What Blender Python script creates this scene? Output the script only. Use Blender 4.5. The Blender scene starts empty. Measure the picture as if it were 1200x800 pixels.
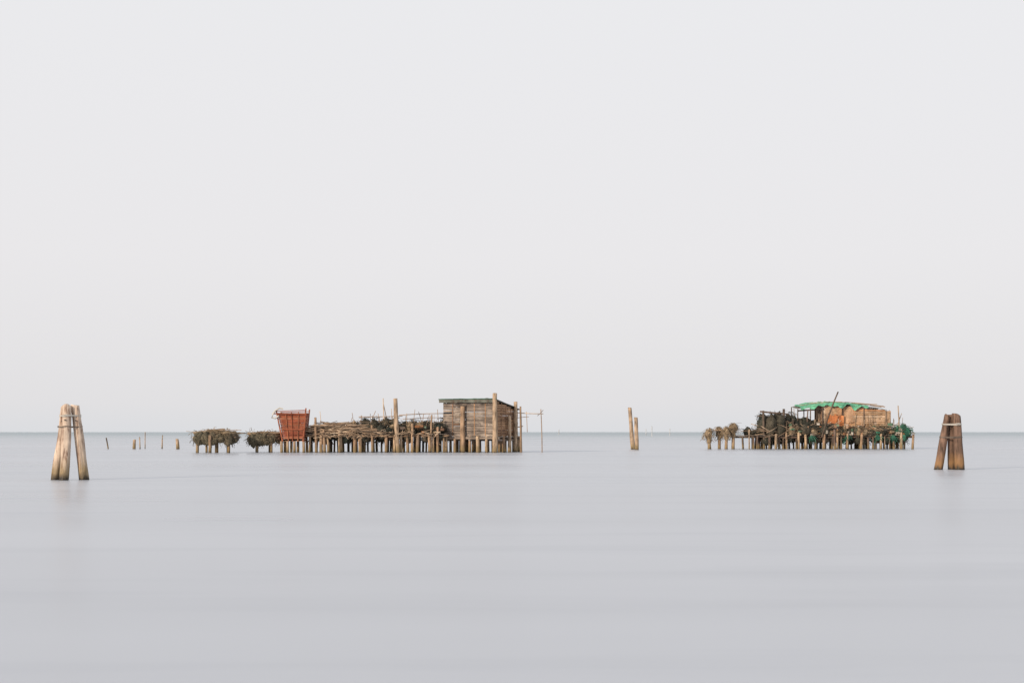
import bpy, math, random
from mathutils import Vector, noise
random.seed(7)
F=1667.0; H=2.2
R=random.random
def U(a,b): return a+(b-a)*R()
scene=bpy.context.scene
scene.view_settings.view_transform='Standard'
scene.view_settings.look='None'
scene.view_settings.exposure=0

# ---------------------------------------------------------------- materials
def mat_new(name):
    m=bpy.data.materials.new(name); m.use_nodes=True
    nt=m.node_tree; return m,nt,nt.nodes,nt.links,nt.nodes['Principled BSDF']
def ramp(N,stops,interp='LINEAR'):
    r=N.new('ShaderNodeValToRGB'); r.color_ramp.interpolation=interp
    e=r.color_ramp.elements
    while len(e)<len(stops): e.new(0.5)
    for i,(p,c) in enumerate(stops):
        e[i].position=p; e[i].color=(c[0],c[1],c[2],1)
    return r
def mix(N,L,a,b,fac,mode='MIX'):
    m=N.new('ShaderNodeMix'); m.data_type='RGBA'; m.blend_type=mode
    for sock,v in ((m.inputs[0],fac),(m.inputs[6],a),(m.inputs[7],b)):
        if hasattr(v,'links'): L.new(v,sock)
        elif isinstance(v,(int,float)): sock.default_value=v
        else: sock.default_value=(v[0],v[1],v[2],1)
    return m.outputs[2]
def maprange(N,L,v,a,b,c=0.0,d=1.0):
    m=N.new('ShaderNodeMapRange'); L.new(v,m.inputs[0])
    m.inputs[1].default_value=a; m.inputs[2].default_value=b
    m.inputs[3].default_value=c; m.inputs[4].default_value=d
    return m.outputs[0]
def noise_tex(N,L,scale,vec,sc=(1,1,1),detail=4,rough=0.6):
    mp=N.new('ShaderNodeMapping'); mp.inputs['Scale'].default_value=sc
    L.new(vec,mp.inputs['Vector'])
    n=N.new('ShaderNodeTexNoise'); n.inputs['Scale'].default_value=scale
    n.inputs['Detail'].default_value=detail; n.inputs['Roughness'].default_value=rough
    L.new(mp.outputs[0],n.inputs['Vector']); return n.outputs['Fac']

def wood(name,stops,streak=(6,6,0.8),dark=(0.05,0.035,0.025),wet=True,crack=0.55,algae=(0.22,0.16,0.075),bump=0.5,wetz=0.25,var=(0.62,1.25)):
    m,nt,N,L,B=mat_new(name)
    g=N.new('ShaderNodeNewGeometry')
    r=ramp(N,stops); L.new(g.outputs['Random Per Island'],r.inputs[0])
    pos=g.outputs['Position']
    n1=noise_tex(N,L,1.0,pos,streak,6,0.7)
    n2=noise_tex(N,L,1.1,pos,(1,1,1),5)
    f=maprange(N,L,n1,crack-0.04,crack+0.12)
    c=mix(N,L,r.outputs[0],dark,f)
    v=maprange(N,L,n2,0.33,0.67,var[0],var[1])
    cv=N.new('ShaderNodeCombineColor')
    for i in range(3): L.new(v,cv.inputs[i])
    c=mix(N,L,c,cv.outputs[0],1.0,'MULTIPLY')
    if wet:
        s=N.new('ShaderNodeSeparateXYZ'); L.new(pos,s.inputs[0])
        a=N.new('ShaderNodeMath'); a.operation='MULTIPLY_ADD'
        n3=noise_tex(N,L,2.5,pos,(1,1,0.5),5)
        L.new(n3,a.inputs[0]); a.inputs[1].default_value=-0.9; L.new(s.outputs[2],a.inputs[2])
        al=maprange(N,L,a.outputs[0],wetz+0.35,wetz-0.25,0,.75)
        c=mix(N,L,c,algae,al)
        wf=maprange(N,L,a.outputs[0],wetz-0.35,wetz-0.62)
        c=mix(N,L,c,(0.03,0.024,0.017),wf)
        ro=maprange(N,L,wf,0,1,0.85,0.45); L.new(ro,B.inputs['Roughness'])
    else: B.inputs['Roughness'].default_value=0.88
    L.new(c,B.inputs['Base Color'])
    bp=N.new('ShaderNodeBump'); bp.inputs['Strength'].default_value=bump; bp.inputs['Distance'].default_value=0.05
    L.new(n1,bp.inputs['Height']); L.new(bp.outputs[0],B.inputs['Normal'])
    B.inputs['Specular IOR Level'].default_value=0.25
    return m
M={}
M['pale_pile']=wood('weathered_oak_pile',[(0,(0.53,0.41,0.32)),(0.5,(0.61,0.49,0.39)),(1,(0.49,0.35,0.26))],streak=(9,9,0.7),dark=(0.20,0.11,0.075),crack=0.53,var=(.7,1.2))
M['brown_pile']=wood('brown_oak_pile',[(0,(0.27,0.165,0.12)),(0.5,(0.18,0.11,0.08)),(1,(0.33,0.21,0.15))],streak=(9,9,0.7),crack=0.53,algae=(0.27,0.15,0.065))
M['post']=wood('platform_post',[(0,(0.52,0.37,0.24)),(0.3,(0.31,0.195,0.125)),(0.5,(0.60,0.44,0.30)),(0.7,(0.18,0.12,0.085)),(0.85,(0.46,0.31,0.20)),(1,(0.25,0.16,0.105))],streak=(8,8,0.9),crack=0.54,wetz=0.12)
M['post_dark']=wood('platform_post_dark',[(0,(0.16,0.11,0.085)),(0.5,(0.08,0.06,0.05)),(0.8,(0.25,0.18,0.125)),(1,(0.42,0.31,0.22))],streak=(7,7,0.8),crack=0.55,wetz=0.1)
M['grey_boards']=wood('grey_weathered_boards',[(0,(0.31,0.255,0.21)),(0.3,(0.17,0.135,0.115)),(0.6,(0.39,0.325,0.27)),(0.8,(0.24,0.185,0.145)),(1,(0.29,0.24,0.205))],streak=(1.2,1.2,9),crack=0.55,wet=False,dark=(0.07,0.055,0.045))
M['brown_boards']=wood('brown_boards',[(0,(0.32,0.185,0.11)),(0.5,(0.44,0.265,0.155)),(1,(0.21,0.12,0.08))],streak=(1.2,1.2,9),crack=0.56,wet=False)
M['tan_boards']=wood('tan_plywood',[(0,(0.54,0.37,0.24)),(0.3,(0.52,0.26,0.125)),(0.6,(0.62,0.48,0.35)),(0.8,(0.50,0.30,0.16)),(1,(0.38,0.27,0.19))],streak=(2,2,4),crack=0.57,wet=False)
M['sticks']=wood('cut_branches',[(0,(0.48,0.35,0.24)),(0.35,(0.26,0.175,0.12)),(0.6,(0.56,0.43,0.31)),(0.8,(0.15,0.105,0.075)),(1,(0.38,0.26,0.17))],streak=(3,3,3),crack=0.6,wet=False)
M['rust']=wood('rust_red_paint',[(0,(0.33,0.095,0.045)),(0.4,(0.25,0.07,0.04)),(0.7,(0.38,0.13,0.065)),(1,(0.29,0.12,0.07))],streak=(3,3,3),crack=0.57,wet=False,dark=(0.11,0.042,0.028))
M['net_dark']=wood('dark_fishing_net',[(0,(0.035,0.038,0.03)),(0.4,(0.08,0.068,0.05)),(0.7,(0.03,0.042,0.035)),(1,(0.14,0.11,0.08))],streak=(6,6,6),crack=0.55,wet=False,dark=(0.015,0.015,0.012),bump=1)
M['net_olive']=wood('olive_fishing_net',[(0,(0.12,0.10,0.07)),(0.4,(0.19,0.15,0.10)),(0.7,(0.085,0.085,0.06)),(1,(0.27,0.21,0.135))],streak=(6,6,6),crack=0.54,wet=False,dark=(0.035,0.03,0.02),bump=1)
M['net_tan']=wood('tan_fishing_net',[(0,(0.30,0.22,0.135)),(0.4,(0.19,0.14,0.09)),(0.7,(0.42,0.31,0.20)),(1,(0.13,0.095,0.06))],streak=(6,6,6),crack=0.54,wet=False,dark=(0.06,0.045,0.03),bump=1)
M['net_green']=wood('green_fishing_net',[(0,(0.045,0.18,0.115)),(0.5,(0.03,0.10,0.07)),(1,(0.09,0.28,0.185))],streak=(5,5,5),crack=0.57,wet=False,dark=(0.025,0.05,0.035),bump=1)
M['tarp']=wood('green_tarpaulin',[(0,(0.10,0.36,0.21)),(0.5,(0.14,0.42,0.26)),(1,(0.09,0.32,0.20))],streak=(1.5,1.5,3),crack=0.56,wet=False,dark=(0.14,0.19,0.13),bump=0.9)
M['tin']=wood('corrugated_iron',[(0,(0.20,0.20,0.17)),(1,(0.16,0.165,0.14))],streak=(2,2,1),crack=0.52,wet=False,dark=(0.12,0.08,0.055),bump=0.2)
M['clutter']=wood('mixed_gear',[(0,(0.42,0.30,0.19)),(0.18,(0.05,0.05,0.045)),(0.34,(0.52,0.20,0.07)),(0.46,(0.30,0.26,0.2)),(0.6,(0.05,0.21,0.13)),(0.75,(0.12,0.09,0.07)),(0.88,(0.5,0.46,0.4)),(1,(0.30,0.17,0.1))],streak=(3,3,3),crack=0.6,wet=False)
M['iron']=wood('rusty_iron_band',[(0,(0.20,0.16,0.13)),(1,(0.12,0.10,0.09))],streak=(5,5,5),wet=False,crack=0.6)
M['rope']=wood('pale_rope',[(0,(0.6,0.57,0.52)),(1,(0.45,0.42,0.38))],streak=(9,9,9),wet=False,crack=0.65,dark=(0.2,0.18,0.15))
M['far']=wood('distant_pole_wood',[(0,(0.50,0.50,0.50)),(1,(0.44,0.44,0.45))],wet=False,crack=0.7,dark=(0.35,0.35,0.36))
M['rust2']=wood('orange_cloth',[(0,(0.58,0.23,0.09)),(1,(0.48,0.17,0.07))],wet=False,crack=.6,dark=(.25,.1,.05))

# ---------------------------------------------------------------- mesh part builder
class Part:
    def __init__(s): s.v=[]; s.f=[]
    def tube(s,p0,p1,r0,r1=None,n=7,rings=1,wob=0.0,bend=0.0,ragged=0.0):
        p0=Vector(p0); p1=Vector(p1); r1=r0 if r1 is None else r1
        d=(p1-p0); L=d.length; d.normalize()
        a=Vector((0,0,1)) if abs(d.z)<0.9 else Vector((1,0,0))
        u=d.cross(a).normalized(); w=d.cross(u)
        bd=(u*U(-1,1)+w*U(-1,1))*bend
        sd=Vector((U(0,99),U(0,99),U(0,99)))
        b=len(s.v)
        for i in range(rings+1):
            t=i/rings; c=p0+d*(L*t)+bd*math.sin(math.pi*t)
            r=r0+(r1-r0)*t
            for k in range(n):
                an=2*math.pi*k/n; o=u*math.cos(an)+w*math.sin(an)
                rr=r
                if wob:
                    rr*=1+wob*(noise.noise(Vector((math.cos(an)*1.3,math.sin(an)*1.3,t*L*0.7))+sd)+0.5*noise.noise(Vector((math.cos(an)*5,math.sin(an)*5,t*L*0.35))+sd))
                q=c+o*rr
                if ragged and i==rings: q+=d*ragged*noise.noise(Vector((an*0.6,0,0))+sd)
                s.v.append(q)
        for i in range(rings):
            for k in range(n):
                k2=(k+1)%n
                s.f.append((b+i*n+k,b+i*n+k2,b+(i+1)*n+k2,b+(i+1)*n+k))
        e=b+rings*n
        cidx=len(s.v); s.v.append(p1+d*(r1*0.15))
        for k in range(n): s.f.append((e+k,e+(k+1)%n,cidx))
        s.f.append(tuple(b+k for k in reversed(range(n))))
    def path(s,pts,r,n=5,closed=False):
        b=len(s.v); m=len(pts)
        for i,p in enumerate(pts):
            p=Vector(p); q=Vector(pts[(i+1)%m] if closed or i<m-1 else pts[i]); o=Vector(pts[i-1] if closed or i>0 else pts[i])
            d=(q-o).normalized(); a=Vector((0,0,1)) if abs(d.z)<0.9 else Vector((1,0,0))
            u=d.cross(a).normalized(); w=d.cross(u)
            for k in range(n):
                an=2*math.pi*k/n; s.v.append(p+(u*math.cos(an)+w*math.sin(an))*r)
        for i in range(m if closed else m-1):
            j=(i+1)%m
            for k in range(n):
                k2=(k+1)%n; s.f.append((b+i*n+k,b+i*n+k2,b+j*n+k2,b+j*n+k))
    def board(s,p0,p1,w,t,up=(0,0,1)):
        p0=Vector(p0); p1=Vector(p1); d=(p1-p0).normalized(); up=Vector(up)
        n=d.cross(up).normalized(); up=n.cross(d).normalized()
        b=len(s.v)
        for p in (p0,p1):
            for (a,c) in ((-1,-1),(1,-1),(1,1),(-1,1)):
                s.v.append(p+up*(a*w/2)+n*(c*t/2))
        for f in ((0,1,2,3),(7,6,5,4),(0,4,5,1),(1,5,6,2),(2,6,7,3),(3,7,4,0)): s.f.append(tuple(b+i for i in f))
    def box(s,c,sx,sy,sz,rot=0):
        c=Vector(c); d=Vector((math.cos(rot),math.sin(rot),0))
        s.board(c-d*sx/2,c+d*sx/2,sz,sy)
    def blob(s,c,rx,ry,rz,amp=0.35,freq=1.6,nu=22,nv=14,flat=None):
        c=Vector(c); sd=Vector((U(0,99),U(0,99),U(0,99))); b=len(s.v)
        for j in range(nv+1):
            ph=math.pi*j/nv-math.pi/2
            for i in range(nu):
                th=2*math.pi*i/nu
                o=Vector((math.cos(ph)*math.cos(th),math.cos(ph)*math.sin(th),math.sin(ph)))
                q=Vector((o.x*rx,o.y*ry,o.z*rz))
                k=1+amp*(noise.noise(q*freq+sd)+0.6*noise.noise(q*freq*2.7+sd)+0.35*noise.noise(q*freq*7+sd))
                q=c+q*k
                if flat is not None and q.z<flat: q.z=flat+0.1*(q.z-flat)
                s.v.append(q)
        for j in range(nv):
            for i in range(nu):
                i2=(i+1)%nu
                s.f.append((b+j*nu+i,b+j*nu+i2,b+(j+1)*nu+i2,b+(j+1)*nu+i))
    def strands(s,c,rx,ry,rz,n,r=0.03,ln=0.8,hang=0.0):
        c=Vector(c)
        for _ in range(n):
            th=U(0,2*math.pi); ph=math.asin(U(-0.3,1))
            o=Vector((math.cos(ph)*math.cos(th)*rx,math.cos(ph)*math.sin(th)*ry,math.sin(ph)*rz))*U(0.95,1.15)
            p=c+o; d=Vector((U(-1,1),U(-1,1),U(-0.6,0.4)))*ln*0.25
            pts=[p]
            for k in range(4):
                d=d*0.85+Vector((U(-1,1),U(-1,1),U(-1,0.8)-hang))*ln*0.1; p=p+d; pts.append(p)
            s.path(pts,r*U(0.6,1.3),4)
    def hoop(s,c,r,ax,t=0.03):
        ax=Vector(ax).normalized(); a=Vector((0,0,1)) if abs(ax.z)<0.9 else Vector((1,0,0))
        u=ax.cross(a).normalized(); w=ax.cross(u)
        s.path([Vector(c)+(u*math.cos(x)+w*math.sin(x))*r for x in [2*math.pi*k/14 for k in range(14)]],t,4,True)

def empty(name,loc):
    e=bpy.data.objects.new(name,None); e.location=loc; e.empty_display_size=0.5
    scene.collection.objects.link(e); return e
def put(part,name,mat,parent=None,smooth=False,loc=None):
    if not part.v: return None
    o=Vector(parent.location) if parent else Vector(loc or (0,0,0))
    me=bpy.data.meshes.new(name); me.from_pydata([tuple(Vector(v)-o) for v in part.v],[],part.f)
    me.materials.append(M[mat]); me.update()
    if smooth: me.polygons.foreach_set('use_smooth',[True]*len(me.polygons))
    ob=bpy.data.objects.new(name,me); scene.collection.objects.link(ob)
    if parent: ob.parent=parent
    else: ob.location=o
    return ob
class Fr:
    """local metric frame of a structure standing at distance d"""
    def __init__(s,d): s.d=d; s.s=d/F
    def x(s,px): return (px-600)*s.s
    def z(s,py): return (506-py)*s.s+H
    def p(s,px,py,dy=0): return Vector((s.x(px),s.d+dy,s.z(py)))
    def w(s,px,z,dy=0): return Vector((s.x(px),s.d+dy,z))

# ---------------------------------------------------------------- mooring dolphins
def hull(pts):
    pts=sorted(set(pts)); 
    def half(ps):
        h=[]
        for p in ps:
            while len(h)>1 and (h[-1][0]-h[-2][0])*(p[1]-h[-2][1])-(h[-1][1]-h[-2][1])*(p[0]-h[-2][0])<=0: h.pop()
            h.append(p)
        return h[:-1]
    return half(pts)+half(pts[::-1])
def dolphin(d,piles,bands,mat,cx,rope_z=None):
    fr=Fr(d); e=empty('mooring_dolphin',(fr.x(cx),d,0))
    data=[]
    for i,(bx,by,tx,ty,tyy,rb,rt) in enumerate(piles):
        p1=Vector((fr.x(tx),d+ty,fr.z(tyy))); p0=Vector((fr.x(bx),d+by,0))
        k=p0-p1; p0b=p0+k*(1.5/abs(k.z))
        P=Part(); P.tube(p0b,p1,rb,rt,28,44,wob=0.2,bend=0.05,ragged=0.2)
        put(P,'pile_%d'%(i+1),mat,e,True); data.append((p0,p1,rb,rt))
    for j,(py,mt,th) in enumerate(bands):
        z=fr.z(py); pts=[]
        for p0,p1,rb,rt in data:
            t=(z-p0.z)/(p1.z-p0.z); c=p0.lerp(p1,t); r=rb+(rt-rb)*t+0.02
            for k in range(20):
                a=2*math.pi*k/20; pts.append((c.x+math.cos(a)*r,c.y+math.sin(a)*r))
        hp=hull(pts); P=Part()
        for q in range(3): P.path([(x,y,z+(q-1)*th*1.7+0.02*math.sin(i*0.9+q)) for i,(x,y) in enumerate(hp)],th,5,True)
        put(P,'%s_band_%d'%(mt,j+1),mt,e,True)
    P=Part()
    for p0,p1,rb,rt in data:
        c=p0.lerp(p1,0.8); P.tube(c+Vector((0,-rb-0.05,0)),c+Vector((0,rb+0.02,0)),0.035,0.035,8)
    put(P,'bolts','iron',e)
    return e
dolphin(65.5,[(64.5,0.0,76,0.1,476,0.225,0.19),(77.5,-0.45,80,-0.12,474.5,0.22,0.20),(97.5,0.05,87,0.1,475,0.235,0.19)],
        [(487,'rope',0.018),(500,'iron',0.014)],'pale_pile',80)
dolphin(83.3,[(1099.5,0,1111,0.1,487,0.25,0.20),(1118.5,0.5,1116,0.25,486,0.23,0.21),(1122.5,-0.3,1119.5,-0.15,485.5,0.27,0.24)],
        [(497,'rope',0.022),(512,'iron',0.016)],'brown_pile',1113)

# ---------------------------------------------------------------- pieces of platforms
def posts(P,fr,px0,px1,step,dys,ztop,r=(0.12,0.2),lean=0.12,z0=-1.0,over=0.0):
    for dy in dys:
        x=px0+U(0,step*0.4)
        while x<=px1:
            rr=U(*r); zt=ztop+ (U(0,over) if over else 0)
            a=fr.w(x,z0,dy+U(-.2,.2)); b=a+Vector((U(-lean,lean),U(-lean,lean),zt-z0))
            P.tube(a,b,rr*1.05,rr*0.9,9,6,wob=0.25,bend=0.06,ragged=0.08)
            x+=step*U(0.45,1.6)
def deck(P,B,fr,px0,px1,dep,z,pw=0.22):
    x=fr.x(px0); x1=fr.x(px1); 
    while x<x1:
        w=pw*U(0.7,1.2); j=U(-0.03,0.03)
        if R()>0.05: P.board((x+w/2,fr.d-U(0.0,0.35),z+j),(x+w/2+U(-.05,.05),fr.d+dep+U(-0.2,0.3),z+U(-.03,.03)),w*0.92,0.06,up=(1,0,0))
        x+=w
    for dy in (0.05,dep*0.5,dep-0.1):
        xx=fr.x(px0)-0.2
        while xx<x1:
            l=U(3,6); e=min(xx+l,x1+0.3)
            B.tube((xx,fr.d+dy+U(-.05,.05),z-0.2+U(-.06,.06)),(e,fr.d+dy+U(-.05,.05),z-0.2+U(-.06,.06)),U(0.09,0.13),None,8,4,wob=0.2,bend=0.05)
            xx+=l-0.2
def braces(B,fr,px0,px1,n,z,dy0=0,dy1=6):
    for _ in range(n):
        x=U(px0,px1); dy=U(dy0,dy1)
        B.tube(fr.w(x,z-U(0.1,0.5),dy),fr.w(x+U(-18,18),z-U(0.3,1.2),dy+U(-.5,.5)),U(0.04,0.08),None,6,2,bend=0.05)
def net_heap(D,fr,px0,px1,dy0,dy1,z0,zt,n,strand=30,size=(0.5,1.0)):
    for i in range(n):
        t=(i+0.5)/n; px=px0+(px1-px0)*t+U(-3,3); top=U(zt[0],zt[1]); h=top-z0
        r=U(*size); c=fr.w(px,z0+h*0.45,U(dy0,dy1))
        D.blob(c,r,r*U(0.7,1.2),h*0.55,amp=0.4,freq=1.4)
        D.strands(c,r*1.05,r*1.05,h*0.6,strand,0.022,0.8)
        for k in range(2):
            D.hoop(c+Vector((U(-r,r),U(-.5,.2),U(0,h*0.4))),U(0.2,0.4),(U(-1,1),U(-1,0),U(-.3,.3)),0.022)

# ---------------------------------------------------------------- small net platforms (left)
def small_platform(d,x0,x1,ytop,ydeck,legs,heap,hang,mats=('net_tan','net_olive')):
    fr=Fr(d); e=empty('net_platform',fr.w((x0+x1)/2,0,1)); zd=fr.z(ydeck)
    P=Part()
    for x,dy,r in legs:
        P.tube(fr.w(x,-1,dy),fr.w(x+U(-.6,.6),zd,dy),r,r*0.9,10,6,wob=0.2,ragged=0.05)
    put(P,'posts','post',e,True)
    P=Part(); B=Part(); deck(P,B,fr,x0+2,x1-2,2.6,zd); put(P,'deck_planks','grey_boards',e); put(B,'beams','post',e,True)
    D=Part(); T=Part(); zt=fr.z(ytop)
    n=heap
    for i in range(n):
        t=(i+0.5)/n; px=x0+3+(x1-x0-6)*t; c=fr.w(px,zd+0.25,U(0.4,1.8)); r=(x1-x0)*fr.s/n*0.75
        T.blob(c,r,1.0,(zt-zd)*U(0.35,0.62),amp=0.4,freq=1.5); T.strands(c,r,1.0,(zt-zd)*0.6,45,0.022,0.9)
    for i in range(hang):
        t=(i+0.5)/hang; px=x0+3+(x1-x0-6)*t
        rz=U(0.35,0.72); c=fr.w(px,zd-rz*0.6,-0.12)
        r=(x1-x0)*fr.s/hang*0.58
        D.blob(c,r,0.35,rz,amp=0.55,freq=1.8); D.strands(c,r,0.4,rz,60,0.02,0.7,hang=0.5)
        c2=fr.w(px,zd-rz*0.5,2.6); D.blob(c2,r,0.35,rz*0.8,amp=0.3)
    for px in (x0+2,x1-2):
        c=fr.w(px,zd-0.35,1.2); D.blob(c,0.32,1.1,0.5,amp=0.3); D.strands(c,0.35,1.1,0.5,25,0.02,0.7,hang=0.4)
    put(T,'heaped_nets',mats[0],e,True); put(D,'hanging_nets',mats[1],e,True)
    K=Part()
    for _ in range(26):
        a=fr.w(U(x0,x1-8),zt-U(0.0,0.45),U(0,2)); K.tube(a,a+Vector((U(0.7,2.0),U(-.4,.4),U(-.25,.25))),U(0.02,0.04),None,5,3,bend=0.1)
    put(K,'poles','sticks',e); return e
small_platform(150,226,275,503,510,[(231,0,.16),(247,-.5,.17),(268,0,.15),(237,2.2,.13),(262,2.2,.13),(251,1.2,.2)],3,5)
small_platform(153,290,326,506,511,[(301,0,.15),(318,0,.14),(296,2.2,.12),(312,2.2,.13)],3,4)

# ---------------------------------------------------------------- red shed
def red_shed():
    fr=Fr(152); e=empty('rust_red_slatted_shed',fr.w(342,0,1))
    s=fr.s; dep=2.6
    def crn(z):
        t=(z-fr.z(517))/(fr.z(485)-fr.z(517)); t=max(0,min(1.2,t))
        return fr.x(331-5.5*t*t), fr.x(355+3*t)
    W=Part(); zb=fr.z(517); zt=fr.z(485)
    z=zb
    while z<zt:
        w=U(0.15,0.25); l,r=crn(z+w/2); m=z+w/2
        if R()>0.03: W.board((l+U(-.05,.08),fr.d+U(0,.02),m),(r+U(-.08,.05),fr.d+U(0,.02),m+U(-.03,.03)),w*0.9,0.04)
        W.board((l,fr.d+dep,m),(r,fr.d+dep,m),w*0.95,0.04)
        W.board((l-.02,fr.d+.03,m),(l-.02,fr.d+dep-.03,m),w*0.9,0.04)
        W.board((r+.02,fr.d+.03,m),(r+.02,fr.d+dep-.03,m),w*0.9,0.04)
        z+=w
    put(W,'slatted_walls','rust',e)
    Q=Part()
    for (px,t,top) in ((331,0,480),(355,0,478),(331,1,482),(355,1,479),(343,0,483),(338,0,484),(349,0,482)):
        y=fr.d-0.06 if t==0 else fr.d+dep+0.06
        l,r=crn(fr.z(top)); b0,b1=crn(zb); q=(px-331)/24
        Q.board((b0+(b1-b0)*q,y,zb),(l+(r-l)*q,y,fr.z(top)),0.14 if px in(331,355) else .08,0.08,up=(1,0,0))
    l,r=crn(zt); Q.board((l-.5,fr.d-.15,zt+.05),(r+.15,fr.d-.15,zt-.05),0.12,0.08)
    Q.board((l-.1,fr.d-.15,fr.z(481.5)),(r+.1,fr.d-.15,fr.z(480.5)),0.08,0.06)
    Q.board((l-.1,fr.d+dep+.15,fr.z(482.5)),(r+.1,fr.d+dep+.15,fr.z(481.5)),0.08,0.06)
    Q.board((b0,fr.d-.15,fr.z(503)),(b1,fr.d-.15,fr.z(503)),0.14,0.06)
    put(Q,'frame','rust',e)
    Fm=Part(); x=b0
    while x<b1-0.1:
        Fm.board((x+.1,fr.d+.08,zb+0.05),(x+.1,fr.d+dep-.08,zb+0.05),0.18,0.05,up=(1,0,0)); x+=0.2
    put(Fm,'floor','brown_boards',e)
    P=Part()
    for px in (330,337,345,356):
        for dy in (0.1,2.4): P.tube(fr.w(px,-1,dy),fr.w(px+U(-.5,.5),zb+0.02,dy),0.16,0.14,9,6,wob=0.2)
    put(P,'posts','post',e,True)
    C=Part()
    pts=[fr.p(332,479,-.15),fr.p(328,478,-.2),fr.p(323,481,-.2),fr.p(320,485,-.2),fr.p(319,489,-.2),fr.p(323,490,-.2),fr.p(327,487,-.18)]
    C.path(pts,0.09,7); put(C,'rope_coil','rope',e,True)
    N=Part(); c=fr.w(343,zb+1.1,1.3); N.blob(c,0.95,0.7,1.1,amp=.25); N.strands(c,0.8,0.7,1.0,50); put(N,'stored_nets','net_dark',e,True)
red_shed()

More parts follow.
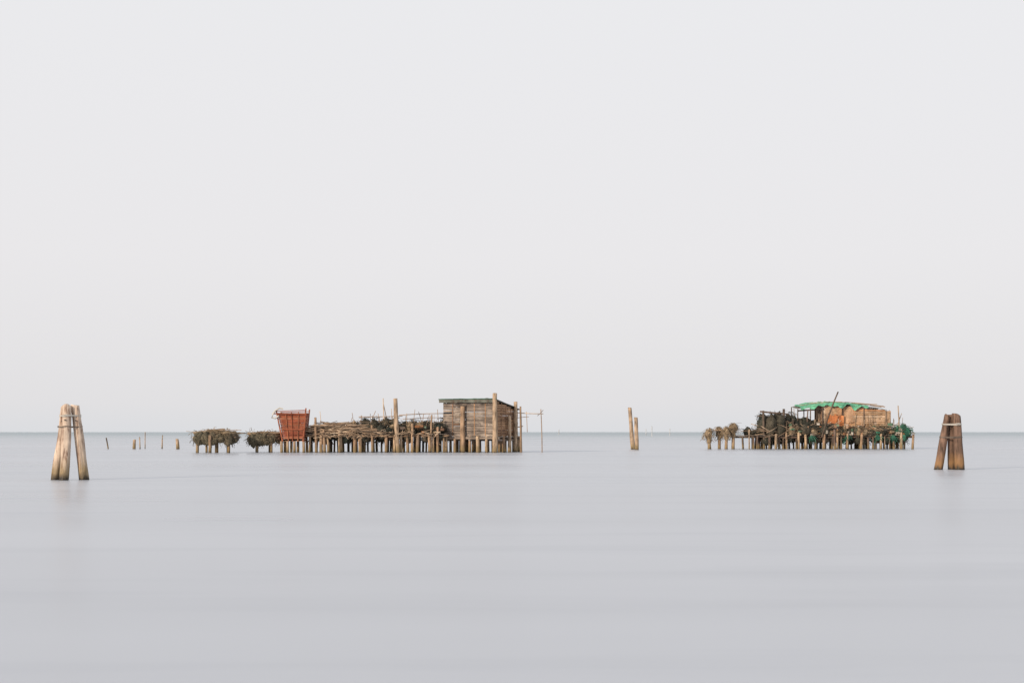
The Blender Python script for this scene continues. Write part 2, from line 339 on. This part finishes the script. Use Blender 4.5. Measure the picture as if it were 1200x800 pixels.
# ---------------------------------------------------------------- main fishing platform + hut
def main():
    fr=Fr(153); e=empty('fishing_platform',fr.w(440,0,3)); zd=fr.z(508.5)
    P=Part(); posts(P,fr,360,522,11,(0,),zd-.1,(0.12,0.22)); put(P,'front_posts','post',e,True)
    P=Part(); posts(P,fr,360,522,12,(2.3,4.6,7.0),zd-.1,(0.10,0.17)); put(P,'rear_posts','post_dark',e,True)  # rear rows coloured darker, painting shade into the gaps behind the front posts
    P=Part(); B=Part(); deck(P,B,fr,357,523,7,zd); braces(B,fr,362,520,40,zd)
    put(P,'deck_planks','grey_boards',e); put(B,'beams','post',e,True)
    T=Part()
    def up(px0,py0,px1,py1,r,dy=0,n=9): T.tube(fr.p(px0,py0,dy),fr.p(px1,py1,dy),r,r*0.85,n,8,wob=0.2,bend=0.05,ragged=0.06)
    up(468,545,463.5,467,0.25,-.4,12); up(371,545,370,489,0.15,-.3); up(505,540,506,486,0.11,-.2); up(483,540,483.5,496,0.15,-.3); up(437,540,436,498,.13,-.25)
    up(381,540,380,503,.17,-.3); up(398,540,398,505,.17,-.3); up(514,545,513,500,.16,-.3)
    put(T,'tall_posts','post',e,True)
    T=Part()
    def th(a,b,r=0.045,dy=2): T.tube(fr.p(*a,dy),fr.p(*b,dy),r,r*0.8,6,5,bend=0.08)
    th((450,508),(447,466),.07); th((453,508),(446,471),.05,3); th((420,508),(421,486)); th((475,508),(475,484)); th((494,508),(495,485)); th((442,508),(441,484))
    th((418,488),(470,487),.055); th((466,486),(523,484),.055); th((470,491),(523,489),.04); th((418,494),(460,493),.04); th((429,508),(438,481),.045)
    th((497,508),(489,482),.045); th((513,508),(511,479),.045,3); th((458,508),(455,478),.045,4); th((370,508),(369,481),.04,4); th((480,508),(484,479),.04,3); th((412,508),(409,483),.04,3)
    for _ in range(16):
        px=U(400,520); th((px,508),(px+U(-7,7),U(482,493)),.035,U(.5,5))
    put(T,'railing_and_poles','sticks',e,True)
    K=Part()
    for _ in range(420):
        t=R(); px=358+t*82; env=(1-abs(2*t-0.9)**2*0.75); zz=zd+0.1+U(0,1.45)*max(0.25,env)*(0.75+0.25*noise.noise(Vector((px*.13,3,0))))
        a=fr.w(px,zz,U(-.6,3.5)); L=U(0.8,3.2); an=U(-.5,.5); sl=U(-.22,.22)
        d=Vector((math.cos(an),math.sin(an),sl))*L*0.5
        K.tube(a-d,a+d,U(0.025,0.065),U(0.02,0.05),5,3,bend=0.12)
    for _ in range(110):
        px=U(375,515); a=fr.w(px,zd-U(-0.3,.35),-.3-U(0,.4)); d=Vector((U(-1,1),-U(0,.3),U(-.35,.3)))*U(.4,1.0); K.tube(a-d,a+d,U(.02,.05),None,5,3,bend=.1)
    put(K,'branch_bundles','sticks',e,True)
    D=Part(); net_heap(D,fr,402,522,1.5,4.5,zd,(fr.z(497),fr.z(488)),19,60,(0.45,1.0)); net_heap(D,fr,445,520,0.2,1.2,zd,(fr.z(503),fr.z(496)),13,50,(.35,.6))
    put(D,'net_heap','net_dark',e,True)
    D=Part(); net_heap(D,fr,410,520,0.1,2,zd+.1,(fr.z(502),fr.z(493)),10,40,(.25,.5)); put(D,'tan_net_heap','net_tan',e,True)
    D=Part()
    for _ in range(44):
        px=U(362,518); c=fr.w(px,zd-U(.2,.6),U(-.15,2.6)); r=U(.25,.5); D.blob(c,r,.2,U(.2,.55),nu=12,nv=8); D.strands(c,r,.2,.4,14,.02,.6,.6)
    put(D,'nets_under_deck','net_dark',e,True)  # hanging nets, with extra dark ones added to deepen the shade between posts
    C=Part()
    for _ in range(45): C.box(fr.w(U(440,520),zd+U(.1,.9),U(-.2,2.5)),U(.15,.6),U(.15,.5),U(.12,.35),U(-.5,.5))
    put(C,'crates_and_buoys','clutter',e)

    h=empty('wooden_fishing_hut',fr.w(560,0,2)); th_=math.radians(24)
    O=Vector((fr.x(582),fr.d-1.2,0)); u=Vector((-math.cos(th_),math.sin(th_),0)); v=Vector((math.sin(th_),math.cos(th_),0))
    L1=6.35; L2=5.6; zf=fr.z(511); ztf=fr.z(469.5); ztb=fr.z(479)
    def wall(a,dirv,L,zlo,zt0,zt1,mat,name,seg=3):
        W=Part(); z=zlo
        while z<max(zt0,zt1):
            w=U(0.16,0.30); cuts=[0]+sorted(U(0.15,0.85) for _ in range(seg-1))+[1]
            for i in range(seg):
                s0,s1=cuts[i],cuts[i+1]
                if zt0!=zt1:
                    lim=(z+w-zt0)/(zt1-zt0)
                    s1=min(s1,lim) if zt1<zt0 else s1
                if s1-s0<0.03 or R()<0.02: continue
                off=dirv.cross(Vector((0,0,1)))*U(-.02,.02)
                W.board(a+dirv*(L*s0+.01)+off+Vector((0,0,z+w/2)),a+dirv*(L*s1-.01)+off+Vector((0,0,z+w/2+U(-.03,.03))),w*U(.84,.94),0.035)
            z+=w
        put(W,name,mat,h)
    wall(O,u,L1,zf,ztf,ztf,'grey_boards','front_wall')
    wall(O+v*.03,v,L2,zf,ztf,ztb,'brown_boards','side_wall',2)
    wall(O+u*L1,v,L2,zf,ztf,ztb,'grey_boards','far_side_wall',2)
    wall(O+v*L2,u,L1,zf,ztb,ztb,'grey_boards','back_wall',2)
    def sheet(a,b,c,name,nw=56,amp=0.035):
        S=Part(); nx=nw*4; ny=6; a=Vector(a); nrm=(b).cross(c).normalized()
        for j in range(ny+1):
            for i in range(nx+1):
                S.v.append(a+b*(i/nx)+c*(j/ny)+nrm*amp*math.sin(i/4*2*math.pi)+Vector((0,0,0.09*noise.noise(Vector((i*.04,j*.7,1))))))
        for j in range(ny):
            for i in range(nx): k=j*(nx+1)+i; S.f.append((k,k+1,k+nx+2,k+nx+1))
        put(S,name,'tin',h,True)
    a0=O-u*0.25-v*0.45+Vector((0,0,ztf+0.14)); drop=(ztb-ztf)/L2*(L2+0.9)
    sheet(a0,u*(L1+0.6),v*(L2+0.9)+Vector((0,0,drop)),'roof_sheet')
    sheet(O-u*.2-v*.46+Vector((0,0,ztf-.2)),u*(L1+0.5),Vector((0,0,0.42)),'roof_fascia')
    G=Part(); G.path([a0-v*.02+u*t*(L1+.6)/8+Vector((0,0,.06+U(-.02,.02))) for t in range(9)],0.045,6); put(G,'green_rope_edge','net_green',h)
    Q=Part()
    def hp(s,t,top,r,nm=None,lean=0):
        b=O+u*s+v*t; Q.tube(b+Vector((lean,0,-1)),b+Vector((0,0,top)),r*1.05,r*0.9,12,12,wob=0.18,bend=.04,ragged=.08)
    hp(0.05,-.35,fr.z(461),.27); hp(3.85,-.3,fr.z(476),.26); hp(-.28,L2-1.2,fr.z(470),.22); hp(-.3,2.7,fr.z(487),.2)
    hp(5.9,-.25,zf,.2);hp(2.1,-.25,zf,.2); hp(1.1,-.1,zf,.17); hp(3.1,-.05,zf,.15); hp(4.9,-.1,zf,.17)
    for s in (0.4,1.9,3.5,5.0,6.2):
        for t in (1.5,3.2,5.3): hp(s,t,zf,.16)
    hp(-.2,1.3,zf,.18); hp(-.2,L2-.2,zf,.18)
    put(Q,'posts','post',h,True)
    W=Part(); x=-.1
    while x<L1+.1: W.board(O+u*x-v*.25+Vector((0,0,zf-.06)),O+u*x+v*(L2+.2)+Vector((0,0,zf-.06)),.2,.06,up=u); x+=.22
    for t in (-.15,2.5,5.2): W.tube(O-u*.4+v*t+Vector((0,0,zf-.22)),O+u*(L1+.3)+v*t+Vector((0,0,zf-.22)),.12,None,8,4,wob=.2)
    for s in (-.1,3,6.3): W.tube(O+u*s-v*.5+Vector((0,0,zf-.42)),O+u*s+v*(L2+.4)+Vector((0,0,zf-.42)),.1,None,8,4,wob=.2)
    put(W,'floor_and_beams','grey_boards',h)
    B=Part()
    for s in (1.3,2.6,5.2): B.board(O+u*s-v*.045+Vector((0,0,zf+.05)),O+u*s-v*.045+Vector((0,0,ztf-.25)),.1,.03,up=u)
    B.board(O+u*4.4-v*.05+Vector((0,0,fr.z(497))),O+u*5.1-v*.05+Vector((0,0,fr.z(497))),.1,.04)
    for t in (1.2,2.4,3.6,4.8): B.board(O+v*t-u*.05+Vector((0,0,zf)),O+v*t-u*.05+Vector((0,0,ztf+(ztb-ztf)*t/L2)),.12,.03,up=v)
    put(B,'battens','brown_boards',h)
    m=empty('pole_frame',fr.w(622,0,1)); T=Part()
    def t2(a,b,r,dy=1.0): T.tube(fr.p(*a,dy),fr.p(*b,dy),r,r*.85,7,6,bend=.05)
    t2((603,483),(637,484.5),.05); t2((635.5,540),(634,479),.055); t2((618,506),(617,482),.035); t2((603,490),(620,488),.035); t2((630,487),(637,480),.03)
    T.tube(fr.p(611,545,.6),fr.p(610,476,.6),.13,.1,9,8,wob=.2); t2((605,500),(613,499),.06)
    put(T,'poles','sticks',m,True)
main()

# ---------------------------------------------------------------- free posts
def post(d,px0,px1,ytop,r,dep=0,mat='post',name='wooden_post'):
    fr=Fr(d); P=Part(); base=fr.w(px0,0); top=fr.p(px1,ytop); k=(base-top)/abs(base.z-top.z)
    P.tube(base+k*1.2,top,r,r*.85,14,16,wob=.18,bend=.05,ragged=.12); put(P,name,mat,None,True,loc=base)
post(180,741.5,738,477.5,.27); post(176,746,745,489,.27)
post(185,157.5,157.5,515,.22); post(185,164,163.5,512,.08); post(190,170,170,506,.06); post(188,190,190,515,.1); post(183,208,207.5,514,.24); post(185,126.5,124.5,513,.09,mat='post_dark'); post(260,190,190.5,510,.1)
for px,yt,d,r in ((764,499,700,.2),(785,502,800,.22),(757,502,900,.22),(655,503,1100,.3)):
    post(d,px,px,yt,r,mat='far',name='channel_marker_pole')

# ---------------------------------------------------------------- net drying posts
def net_posts():
    fr=Fr(183); e=empty('net_drying_rack',fr.w(845,0,.5))
    P=Part(); D=Part()
    for px,yt,sz,dy in ((831,502,.5,0),(844,500,.42,.8),(850.5,500,.42,-.3),(859.5,496,.58,.3)):
        P.tube(fr.w(px,-1,dy),fr.w(px+.4,fr.z(yt+3),dy),.22,.18,10,6,wob=.2)
        c=fr.w(px,fr.z(yt+5.5),dy); D.blob(c,sz*.9,sz*.9,.6,amp=.5,freq=1.6); D.strands(c,sz,sz,.65,80,.022,.8,.6)
        c=fr.w(px,fr.z(yt+11),dy); D.blob(c,sz*.6,sz*.6,.8,amp=.4); D.strands(c,sz*.6,sz*.6,.8,50,.022,.6,.7)
    P.tube(fr.p(827,505,.1),fr.p(863,503,.1),.07,None,7,4,bend=.05); P.tube(fr.w(834,-1,.1),fr.w(831,1.6,0),.1,None,7,3)
    put(P,'posts','post',e,True); put(D,'draped_nets','net_tan',e,True)
net_posts()

# ---------------------------------------------------------------- right platform with green hut
def right():
    fr=Fr(183); zd=fr.z(510); e=empty('fishing_platform',fr.w(960,0,3))
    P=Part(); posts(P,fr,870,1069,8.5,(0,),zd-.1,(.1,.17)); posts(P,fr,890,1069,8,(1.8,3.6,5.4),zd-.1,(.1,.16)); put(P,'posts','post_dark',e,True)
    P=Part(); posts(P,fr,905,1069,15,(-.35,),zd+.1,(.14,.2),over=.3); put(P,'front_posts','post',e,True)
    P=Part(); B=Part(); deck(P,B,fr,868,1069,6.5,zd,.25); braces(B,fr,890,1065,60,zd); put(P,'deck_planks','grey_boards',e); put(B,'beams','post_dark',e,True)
    D=Part()
    for _ in range(80):
        px=U(895,1066); c=fr.w(px,zd-U(.15,.8),U(-.1,2.5)); r=U(.3,.6); D.blob(c,r,.25,U(.25,.6),nu=12,nv=8); D.strands(c,r,.25,.4,10,.02,.7,.6)
    put(D,'nets_under_deck','net_dark',e,True)
    T=Part()
    for a,b,r,dy in (((896,545),(895,481),.17,.3),((918,545),(919,479),.17,.2),((906,512),(905,486),.1,1),((931,512),(930,490),.12,.5),((878,540),(878,503),.1,0)):
        T.tube(fr.p(*a,dy),fr.p(*b,dy),r,r*.85,9,8,wob=.25,bend=.08)
    T.tube(fr.p(891,482,.2),fr.p(925,485,.2),.11,.09,8,5,wob=.2,bend=.1); T.tube(fr.p(890,487,1.4),fr.p(925,490,1.4),.08,None,7,4,bend=.08)
    T.tube(fr.p(868,505,0),fr.p(897,504,0),.05,None,6,3,bend=.05)
    put(T,'net_rack','post_dark',e,True)
    D=Part(); net_heap(D,fr,896,940,.3,3,zd,(fr.z(491),fr.z(484)),15,70,(.5,.85)); net_heap(D,fr,876,896,.5,3,zd,(fr.z(506),fr.z(499)),4,40,(.4,.7))
    net_heap(D,fr,935,975,-.2,.8,zd,(fr.z(502),fr.z(494)),10,40,(.35,.6)); net_heap(D,fr,985,1045,-.2,.6,zd,(fr.z(505),fr.z(499)),10,30,(.3,.55))
    put(D,'dark_nets','net_dark',e,True)
    D=Part(); net_heap(D,fr,1042,1064,-.3,1.5,zd-.1,(fr.z(503),fr.z(496)),6,60,(.35,.6))
    for px in (951,992,1028,1046,1058): 
        c=fr.w(px,zd-.3,-.4); D.blob(c,.3,.15,.4); D.strands(c,.3,.2,.4,25,.025,.7,.6)
    put(D,'green_nets','net_green',e,True)
    D=Part(); net_heap(D,fr,925,1050,-.3,.5,zd,(fr.z(506),fr.z(498)),12,30,(.25,.5)); put(D,'tan_nets','net_tan',e,True)
    C=Part()
    for _ in range(190): C.box(fr.w(U(925,1062),zd+U(.1,1.6)*U(.3,1),U(-.5,1.2)),U(.12,.6),U(.12,.4),U(.1,.4),U(-.6,.6))
    put(C,'crates_and_gear','clutter',e)
    K=Part()
    for _ in range(150):
        px=U(885,1062); a=fr.w(px,zd+U(0,1.4),U(-.5,1.5)); an=U(-.5,.5); d=Vector((math.cos(an),math.sin(an),U(-.6,.6)))*U(.4,1.3)
        K.tube(a-d,a+d,U(.02,.045),None,5,2,bend=.1)
    for _ in range(34):
        px=U(900,1066); a=fr.w(px,zd,U(0,2)); K.tube(a,a+Vector((U(-.5,.5),U(-.2,.2),U(1.2,2.9))),U(.025,.045),None,5,3,bend=.08)
    put(K,'loose_sticks','sticks',e,True)
    T=Part(); T.tube(fr.p(962,512,-.6),fr.p(981,459,-.6),.12,.09,7,6,bend=.1); T.tube(fr.p(1056,545,.2),fr.p(1053,475,.2),.1,.07,8,6,bend=.06)
    T.tube(fr.p(1049,512,.5),fr.p(1058,484,.5),.05,.04,6,3,bend=.1); T.tube(fr.p(1046,512,2),fr.p(1047,480,2),.05,.04,6,3,bend=.1)
    T.tube(fr.p(938,512,2),fr.p(934,478,2),.05,.04,6,3,bend=.1); T.tube(fr.p(946,512,.1),fr.p(947,480,.1),.09,.08,6,3,bend=.1)
    T.tube(fr.w(971.5,-1,-3.4),fr.w(971,fr.z(503),-3.4),.17,.14,9,6,wob=.2)
    put(T,'tall_poles','post_dark',e,True)
    h=empty('green_roofed_fishing_hut',fr.w(1000,0,3)); y0=fr.d+1.3; y1=fr.d+5.2
    def rz(px,fb):
        px=max(936,min(1042,px))
        pts=[(936,479),(958,474.5),(985,473.5),(1018,476.5),(1042,480)]
        for (a,b),(c,d) in zip(pts,pts[1:]):
            if px<=c: py=b+(d-b)*(px-a)/(c-a); break
        return fr.z(py)+fb*0.35
    W=Part()
    x=967.
    while x<1040:
        w=U(3,9); top=rz(x+w/2,0)-.12; mid=zd+U(.9,1.7)
        for z0,z1 in ((zd,mid-.03),(mid,top)):
            if R()<.08: continue
            W.board((fr.x(x+w/2),y0+U(-.05,.05),z0),(fr.x(x+w/2),y0+U(-.05,.05),z1),w*fr.s*.97,.04,up=(1,0,0))
        x+=w
    for i in range(9):
        z=fr.z(500)+i*.27; W.board((fr.x(1000+U(0,8)),y0-.1,z),(fr.x(1040),y0-.1,z+U(-.04,.04)),.2,.04)
    put(W,'front_wall','tan_boards',h)
    W=Part()
    for px in (966,1041):
        y=y0+.1
        while y<y1: W.board((fr.x(px),y,zd),(fr.x(px),y,rz(px,0)-.1),.24,.04,up=(0,1,0)); y+=.26
    x=966
    while x<1041: W.board((fr.x(x),y1,zd),(fr.x(x),y1,rz(x,1)-.15),.3,.04,up=(1,0,0)); x+=2.9
    put(W,'side_and_back_walls','brown_boards',h)
    W=Part()
    for px in (937,952,966,990,1015,1041):
        W.tube((fr.x(px),y0-.15,zd),(fr.x(px),y0-.15,rz(max(px,937),0)-.05),.08,.07,7,4,wob=.2); W.tube((fr.x(px),y1+.1,zd),(fr.x(px),y1+.1,rz(px,1)-.05),.08,.07,7,4)
    W.board((fr.x(937),y0-.1,fr.z(481)),(fr.x(968),y0-.1,fr.z(479)),.2,.05)
    put(W,'frame_posts','post_dark',h,True)
    def roofsheet(pa,pb,ya,yb,off,mat,name,amp,drape):
        S=Part(); nx=60; ny=16
        for j in range(ny+1):
            for i in range(nx+1):
                px=pa+(pb-pa)*i/nx; t=j/ny; y=ya+(yb-ya)*t
                z=rz(px,t)+off+amp*noise.noise(Vector((px*.25,y*1.3,off*9)))+amp*.5*noise.noise(Vector((px*.9,y*3,off*9)))
                if j==0: z-=drape*max(.1,(0.55+1.3*noise.noise(Vector((px*.12,2,0)))))
                if j==0: y+=0.02
                S.v.append(Vector((fr.x(px),y,z)))
        for j in range(ny):
            for i in range(nx): k=j*(nx+1)+i; S.f.append((k,k+1,k+nx+2,k+nx+1))
        put(S,name,mat,h,True)
    roofsheet(936.5,1042.5,y0-.35,y1+.3,0,'tin','roof_sheet',.04,0.02)
    roofsheet(940,1020,y0-.5,y1+.35,.12,'tarp','green_tarpaulin',.16,.6)
    S=Part()
    for _ in range(14):
        px=U(940,1040); y=U(y0-.2,y0+2); S.tube((fr.x(px),y,rz(px,.2)+.3),(fr.x(min(1041,px+U(10,30))),y+U(-.5,.5),rz(min(1041,px+15),.2)+.28),.04,None,5,2,bend=.05)
    put(S,'roof_battens','sticks',h)
    C=Part(); 
    for i in range(9): C.board((fr.x(973+i*2.1),y0-.3+.05*math.sin(i*2),fr.z(500)),(fr.x(973+i*2.1+U(-.4,.4)),y0-.3+.05*math.sin(i*2),fr.z(486+U(-1.5,1.5))),.26,.03,up=(1,0,0))
    put(C,'orange_cloth','rust2',h)
    D=Part()
    for _ in range(8):
        c=fr.w(U(940,965),zd+U(.3,1.8),U(1.3,4)); D.blob(c,.7,.6,.6); D.strands(c,.7,.6,.6,30)
    put(D,'stored_nets','net_dark',h,True)
right()

# ---------------------------------------------------------------- water
def water():
    m,nt,N,L,B=mat_new('lagoon_water')
    g=N.new('ShaderNodeNewGeometry'); pos=g.outputs['Position']
    s1=noise_tex(N,L,1.0,pos,(0.012,0.06,1),4,0.55)
    s2=noise_tex(N,L,1.0,pos,(0.0025,0.012,1),3,0.5)
    s3=noise_tex(N,L,1.0,pos,(0.05,0.35,1),4,0.6)
    c=mix(N,L,(0.355,0.378,0.425),(0.47,0.495,0.545),maprange(N,L,s1,.35,.65))
    c=mix(N,L,c,(0.46,0.49,0.54),maprange(N,L,s2,.4,.62,0,.6))
    c=mix(N,L,c,(0.325,0.35,0.40),maprange(N,L,s3,.5,.75,0,.5))
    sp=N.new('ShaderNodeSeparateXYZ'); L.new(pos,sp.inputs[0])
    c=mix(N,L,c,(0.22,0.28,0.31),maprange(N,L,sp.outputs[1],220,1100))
    L.new(c,B.inputs['Base Color'])
    ro=N.new('ShaderNodeMath'); ro.operation='ADD'
    L.new(maprange(N,L,s1,.3,.7,.24,.38),ro.inputs[0]); L.new(maprange(N,L,s2,.35,.65,-.03,.06),ro.inputs[1]); L.new(ro.outputs[0],B.inputs['Roughness'])
    B.inputs['IOR'].default_value=1.33
    M['water']=m
    P=Part(); P.v=[Vector(p) for p in ((-30000,-200,0),(30000,-200,0),(30000,45000,0),(-30000,45000,0))]; P.f=[(0,1,2,3)]
    put(P,'water','water')
water()

# ---------------------------------------------------------------- sky, sun, camera
w=bpy.data.worlds.new('World'); scene.world=w; w.use_nodes=True
N=w.node_tree.nodes; L=w.node_tree.links; bg=N['Background']
el=math.radians(18); az=math.radians(225)
sky=N.new('ShaderNodeTexSky'); sky.sky_type='NISHITA'; sky.sun_disc=False; sky.sun_elevation=el; sky.sun_rotation=az; sky.dust_density=3
tc=N.new('ShaderNodeTexCoord'); sp=N.new('ShaderNodeSeparateXYZ'); L.new(tc.outputs['Generated'],sp.inputs[0])
rp=ramp(N,[(0.0,(.745,.755,.78)),(0.02,(.79,.78,.795)),(0.12,(.845,.83,.845)),(0.3,(.86,.858,.875)),(1,(.82,.84,.87))])
L.new(sp.outputs[2],rp.inputs[0])
mu=N.new('ShaderNodeVectorMath'); mu.operation='SCALE'; mu.inputs['Scale'].default_value=10; L.new(rp.outputs[0],mu.inputs[0])
c=mix(N,L,sky.outputs[0],mu.outputs[0],0.95)
L.new(c,bg.inputs[0]); bg.inputs[1].default_value=0.1
sl=bpy.data.lights.new('sun','SUN'); sl.energy=3.6; sl.angle=math.radians(5); sl.color=(1,.84,.66)
so=bpy.data.objects.new('sun',sl); scene.collection.objects.link(so)
dv=Vector((math.sin(az)*math.cos(el),math.cos(az)*math.cos(el),math.sin(el)))
so.rotation_euler=(-dv).to_track_quat('-Z','Y').to_euler(); so.location=(-50,-50,60)
cd=bpy.data.cameras.new('camera'); cd.sensor_width=36; cd.lens=50.0; cd.shift_y=106/1200; cd.clip_end=100000; cd.clip_start=.1
co=bpy.data.objects.new('camera',cd); scene.collection.objects.link(co); co.location=(0,0,H); co.rotation_euler=(math.pi/2,0,0)
scene.camera=co
